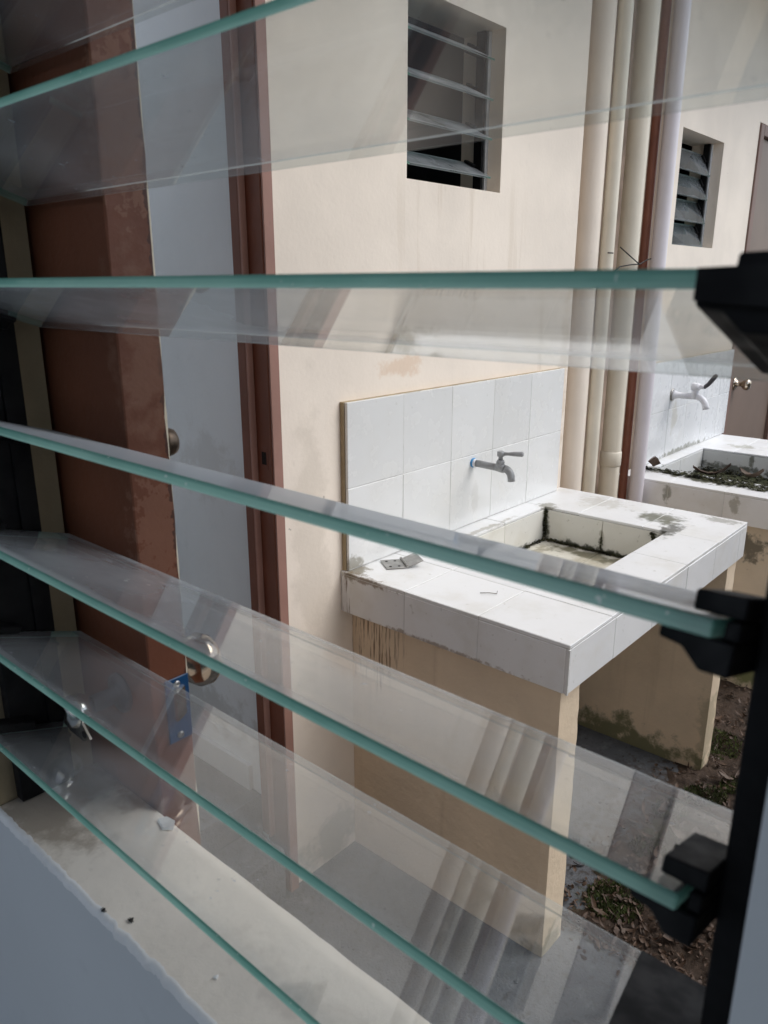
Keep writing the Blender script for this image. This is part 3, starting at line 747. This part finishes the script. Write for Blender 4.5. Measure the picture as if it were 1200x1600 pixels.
pts.append((1.735, -.149, .998)); bm_tube(bm, pts, [.0105] * 8 + [.010, .0102], 16); sp_ = obj('spout', bm, 'faucet_grey', f1)
bm = bmesh.new(); bm_lathe(bm, (1.735, -.112, 1.050), (0, 0, 1), [(0, .006), (.012, .006), (.0125, .010), (.024, .0105), (.027, .006)], 16)
d = Vector((.35, -.93, .05)).normalized(); o0 = Vector((1.735, -.112, 1.069))
bm_tube(bm, [o0, o0 + d * .02, o0 + d * .035, o0 + d * .058, o0 + d * .062], [.006, .0045, .0062, .0072, .004], 10); obj('lever', bm, 'dark_plastic' if False else 'faucet_grey', f1)

f2 = thing('faucet', (3.158, -.02, 1.07), 'white plastic tap with dark lever on the far sink backsplash', 'faucet')
bm = bmesh.new(); bm_lathe(bm, (3.158, -.0212, 1.075), (0, -1, 0), [(0, .026), (.004, .0265), (.006, .022)], 22); obj('flange', bm, 'dull_steel', f2)
bm = bmesh.new(); bm_lathe(bm, (3.158, -.0275, 1.075), (0, -1, 0), [(0, .021), (.008, .0155), (.02, .0125), (.10, .0115)], 20)
bm_tube(bm, [(3.158, -.112, 1.068), (3.158, -.112, 1.098), (3.158, -.112, 1.104)], [.0145, .0145, .012], 18); obj('body', bm, 'faucet_white', f2)
bm = bmesh.new(); pts = []
for k in range(9):
    a = R(5 + 75 * k / 8); pts.append((3.158, -.118 - .042 * math.sin(a), 1.033 + .042 * math.cos(a)))
pts.append((3.158, -.163, 1.028)); bm_tube(bm, pts, [.0125] * 9 + [.013], 16); obj('spout', bm, 'faucet_white', f2)
bm = bmesh.new(); bm_lathe(bm, (3.158, -.112, 1.102), (0, 0, 1), [(0, .018), (.012, .020), (.024, .018), (.028, .010)], 18)
bm_tube(bm, [(3.158, -.112, 1.116), (3.158, -.148, 1.116)], [.012, .007], 12)
hb = obj('handle', bm, 'faucet_white', f2)
bm = bmesh.new(); bm_tube(bm, [(3.158, -.145, 1.114), (3.16, -.160, 1.128), (3.162, -.182, 1.160), (3.163, -.188, 1.168)], [.0075, .0085, .0095, .006], 10); obj('lever', bm, 'dark_plastic', f2)

# ------------------------------------------------------------------ pipes
def pipe(x, y, r, mat, label, joints=(), z1=2.75):
    t = thing('drain_pipe', (x, y, GZ), label, 'pipe', None)
    bm = bmesh.new(); bm_tube(bm, [(x + mnoise.noise(Vector((x, 0, z))) * .001, y, z) for z in [GZ + k * (z1 - .004 - GZ) / 12 for k in range(13)]], r, 28); obj('pipe_body', bm, mat, t)
    for z in joints:
        bm = bmesh.new(); bm_tube(bm, [(x, y, z), (x, y, z + .004), (x, y, z + .05), (x, y, z + .054)], [r + .0005, r + .0035, r + .0035, r + .0005], 28); obj('coupling', bm, mat, t)
    return t
pipe(2.392, .018, .040, 'cream', 'cream pipe painted like the wall, leftmost of the row')
pipe(2.444, -.030, .0222, 'cream_pipe', 'thin cream pipe second from the left of the row', ())
pipe(2.580, -.040, .0345, 'cream_pipe', 'thick cream pipe in the middle of the row', (.88,))
pipe(2.702, -.096, .0258, 'white_pipe', 'white pipe nearest the far sink', ())
pipe(2.700, -.044, .0150, 'brown_pipe', 'rusty brown pipe in the gap behind the white pipe', ())
bm = bmesh.new()
bm_tube(bm, [(2.385, -.052, 1.520), (2.43, -.062, 1.545), (2.48, -.062, 1.565), (2.53, -.074, 1.572), (2.585, -.083, 1.575), (2.64, -.083, 1.590), (2.70, -.075, 1.596)], .0022, 6)
bm_tube(bm, [(2.47, -.062, 1.625), (2.52, -.074, 1.60), (2.575, -.083, 1.576)], .002, 6)
bm_tube(bm, [(2.40, -.055, 1.606), (2.43, -.0575, 1.606)], .0022, 6)
tag(obj('tie_wire', bm, 'wire'), 'twisted black wire tied across the cream pipes', 'wire')

# ------------------------------------------------------------------ far door
d2 = thing('closed_door', (4.3, .05, GZ), 'faded tan brown closed door behind the far sink', 'door')
box('frame_post', (3.907, -.008, .06), (3.955, .125, 2.195), 'tan_frame', d2, .002)
box('frame_post', (4.70, -.008, .06), (4.748, .125, 2.195), 'tan_frame', d2, .002)
box('frame_head', (3.956, -.008, 2.15), (4.699, .125, 2.195), 'tan_frame', d2, .002)
box('door_leaf', (3.957, .012, .07), (4.698, .05, 2.148), 'tan_door', d2, .002)
bm = bmesh.new(); bm_lathe(bm, (4.055, .0118, 1.035), (0, -1, 0), [(0, .033), (.004, .032), (.010, .020), (.016, .012), (.034, .012), (.040, .021), (.052, .0285), (.066, .028), (.074, .018), (.076, .001)], 28); obj('knob', bm, 'brass', d2)

# ------------------------------------------------------------------ small loose things
hg = thing('loose_hinge', (1.37, -.088, .8505), 'old grey steel butt hinge lying on the near counter', 'hinge')
A = [(1.372, -.060), (1.338, -.112), (1.300, -.083), (1.334, -.031)]
def lerp2(u, v):
    p = [A[0][i] + (A[1][i] - A[0][i]) * u + (A[3][i] - A[0][i]) * v for i in (0, 1)]; return p
bm = bmesh.new(); bm_prism(bm, [(x, y, .8512) for x, y in A], (0, 0, .0022)); bevel(bm, .0004); la = obj('leaf_plate', bm, 'dull_steel', hg)
for u, v in ((.2, .3), (.2, .75), (.8, .3), (.8, .75)):
    p = lerp2(u, v); bm = bmesh.new(); bm_lathe(bm, (p[0], p[1], .8534), (0, 0, 1), [(0, .0034), (.0004, .0034)], 12); obj('screw_hole', bm, 'hole', la)
B = [(1.376, -.064, .8525), (1.343, -.116, .8525), (1.372, -.137, .866), (1.405, -.085, .866)]
bm = bmesh.new(); bm_prism(bm, B, (0, 0, .0022)); bevel(bm, .0004); obj('leaf_plate', bm, 'dull_steel', hg)
d_ = Vector((A[1][0] - A[0][0], A[1][1] - A[0][1], 0)); p0 = Vector((A[0][0] + .003, A[0][1] - .003, .855))
for k in range(5):
    bm = bmesh.new(); bm_tube(bm, [p0 + d_ * (k / 5 + .01), p0 + d_ * ((k + 1) / 5 - .01)], .0038, 12); obj('knuckle', bm, 'dull_steel', hg)
bm = bmesh.new(); bm_tube(bm, [(1.325, -.335, .852), (1.337, -.352, .853), (1.345, -.366, .8525)], .0008, 6); bm_tube(bm, [(1.345, -.366, .8525), (1.350, -.364, .857)], .0006, 5)
tag(obj('twig', bm, 'twig'), 'tiny dark twig lying on the near counter top', 'twig')
bm = bmesh.new(); bm_prism(bm, [(.3000, -.690, 1.0405), (.3065, -.697, 1.0405), (.3125, -.690, 1.0405), (.311, -.679, 1.0405), (.304, -.676, 1.0405)], (.001, 0, .002))
tag(obj('paint_flake', bm, 'flake'), 'white paint flake on the sill near the open door', 'paint flake')
for (x, y), nm, lb, mt, q in (((.2180, -.735), 'dead_insect', 'dark speck of an insect at the very edge of the sill', 'speck', .0016), ((.2265, -.760), 'dead_insect', 'small dead insect on the sill, below the edge speck', 'speck', .0018),
                      ((.239, -.850), 'crumb', 'pale crumb of plaster on the sill near the grey wall', 'flake', .0016)):
    bm = bmesh.new(); bmesh.ops.create_icosphere(bm, subdivisions=1, radius=q)
    for vv in bm.verts: vv.co = Vector((vv.co.x * random.uniform(.8, 1.9), vv.co.y * random.uniform(.7, 1.6), vv.co.z * .7)) + Vector((x, y, SZ + q * .7))
    if mt == 'speck':
        for k in (-1, 0, 1): bm_tube(bm, [(x + k * .0008, y - .003, SZ + .0008), (x + k * .0006, y, SZ + .0018), (x + k * .001, y + .003, SZ + .0008)], .00025, 4)
    tag(obj(nm, bm, mt), lb, 'insect' if mt == 'speck' else 'crumb')
bm = bmesh.new(); bm_tube(bm, [(2.10, -.16, .09), (2.12, -.12, .20), (2.12, -.07, .235), (2.12, -.01, .24)], .035, 16)
tag(obj('drain_elbow', bm, 'dark_plastic'), 'dark drain elbow in the shade under the near sink', 'pipe')

# dry leaves
def leaf_bm(bm, p, L, Wd, rot, curl, tilt):
    nseg = 5; m = Matrix.Translation(p) @ Matrix.Rotation(rot, 4, 'Z') @ Matrix.Rotation(tilt[0], 4, 'X') @ Matrix.Rotation(tilt[1], 4, 'Y')
    rows = []
    for k in range(nseg + 1):
        u = k / nseg; ww = Wd * math.sin(math.pi * min(1, u * .92 + .04)) ** .8 * (1 if u < .97 else .2)
        z = curl * L * (u - .5) ** 2 * 2
        rows.append([bm.verts.new(m @ Vector((L * (u - .5), s * ww / 2, z + abs(s) * curl * Wd * .6))) for s in (-1, 0, 1)])
    for k in range(nseg):
        for i in range(2):
            f = bm.faces.new((rows[k][i], rows[k + 1][i], rows[k + 1][i + 1], rows[k][i + 1])); f.smooth = True
def gz(x, y):
    return GZ + max(0, min(.035, soil_h(x, y) * .16)) + .006
spots = []
while len(spots) < 46:
    x = random.uniform(1.45, 3.0); y = random.uniform(-1.25, -.56)
    if 2.28 < x < 2.74 and random.random() < .4: y = random.uniform(-.75, -.45)
    if soil_h(x, y) > .02: spots.append((x, y))
for x, y in spots:
    bm = bmesh.new(); leaf_bm(bm, Vector((x, y, gz(x, y) + random.uniform(0, .012))), random.uniform(.035, .075), random.uniform(.018, .034), random.uniform(0, 6.3), random.uniform(.1, .7), (random.uniform(-.5, .5), random.uniform(-.5, .5)))
    tag(obj('dry_leaf', bm, 'leaf', norm=False), 'curled dry brown leaf lying on the damp soil', 'leaf', 'dry leaves on the soil')
bm = bmesh.new()
for _ in range(6500):
    x = 1.38 + 2.8 * random.random() ** 1.6; y = random.uniform(-1.5, -.42)
    if soil_h(x, y) < -.10 * random.random(): continue
    leaf_bm(bm, Vector((x, y, gz(x, y) + random.uniform(-.004, .006))), random.choice((.006, .01, .014, .02, .034)) * random.uniform(.7, 1.3), random.uniform(.003, .012), random.uniform(0, 6.3), random.uniform(-.2, .6), (random.uniform(-.7, .7), random.uniform(-.7, .7)))
tag(obj('leaf_litter', bm, 'leaf', norm=False), 'fine broken leaf litter over the soil', 'leaf litter', kind='stuff')
bm = bmesh.new()
for _ in range(420):
    x = random.uniform(.6, 2.4); y = random.uniform(-1.5, -.05); q = random.uniform(.0015, .007) * random.random() + .001
    if 1.26 < x < 1.36: continue
    r_ = bmesh.ops.create_icosphere(bm, subdivisions=1, radius=q)
    for vv in r_['verts']: vv.co = Vector((vv.co.x * random.uniform(.8, 1.5), vv.co.y, vv.co.z * .6)) + Vector((x, y, GZ + q * .3))
tag(obj('gravel', bm, 'concrete'), 'loose pale grit scattered on the concrete', 'gravel', kind='stuff')
def tufts(name, spots, label):
    bm = bmesh.new()
    for cx_, cy_, rad, n_ in spots:
        for _ in range(n_):
            a_ = random.uniform(0, 6.3); r_ = rad * random.random() ** .6
            p = Vector((cx_ + r_ * math.cos(a_), cy_ + r_ * math.sin(a_), 0)); p.z = gz(p.x, p.y) - .005
            h = random.uniform(.004, .014); d = Vector((random.uniform(-1, 1), random.uniform(-1, 1), 0)) * h * .7; w_ = Vector((random.uniform(-1, 1), random.uniform(-1, 1), 0)).normalized() * .002
            bm.faces.new([bm.verts.new(p - w_), bm.verts.new(p + w_), bm.verts.new(p + d + Vector((0, 0, h)))])
    tag(obj(name, bm, 'green_moss', norm=False), label, 'moss', kind='stuff')
M['green_moss'] = paint('green_moss', (.075, .10, .03), .4, .95, .3, 20)
tufts('ground_moss', [(1.52, -.63, .07, 1500), (1.60, -.70, .05, 700), (2.06, -.66, .06, 1000), (2.16, -.72, .05, 700), (1.95, -.60, .05, 500), (2.35, -.60, .07, 800), (1.75, -.62, .05, 500)], 'low green moss on the soil edge beside the sink supports')
# dead leaves in the far sink
for k, (x, y, L_, W_, rot) in enumerate(((2.90, -.075, .10, .05, .4), (2.90, -.30, .13, .035, 1.9), (2.96, -.42, .10, .04, 1.2))):
    bm = bmesh.new(); leaf_bm(bm, Vector((x, y, .825)), L_, W_, rot, .5, (.1, .15))
    tag(obj('dead_leaf', bm, 'leaf', norm=False), ('broad brown dead leaf on the far sink rim beside the pipes', 'long curled dead leaf in the middle of the far sink rim', 'dead leaf at the outer end of the far sink rim')[k], 'leaf')
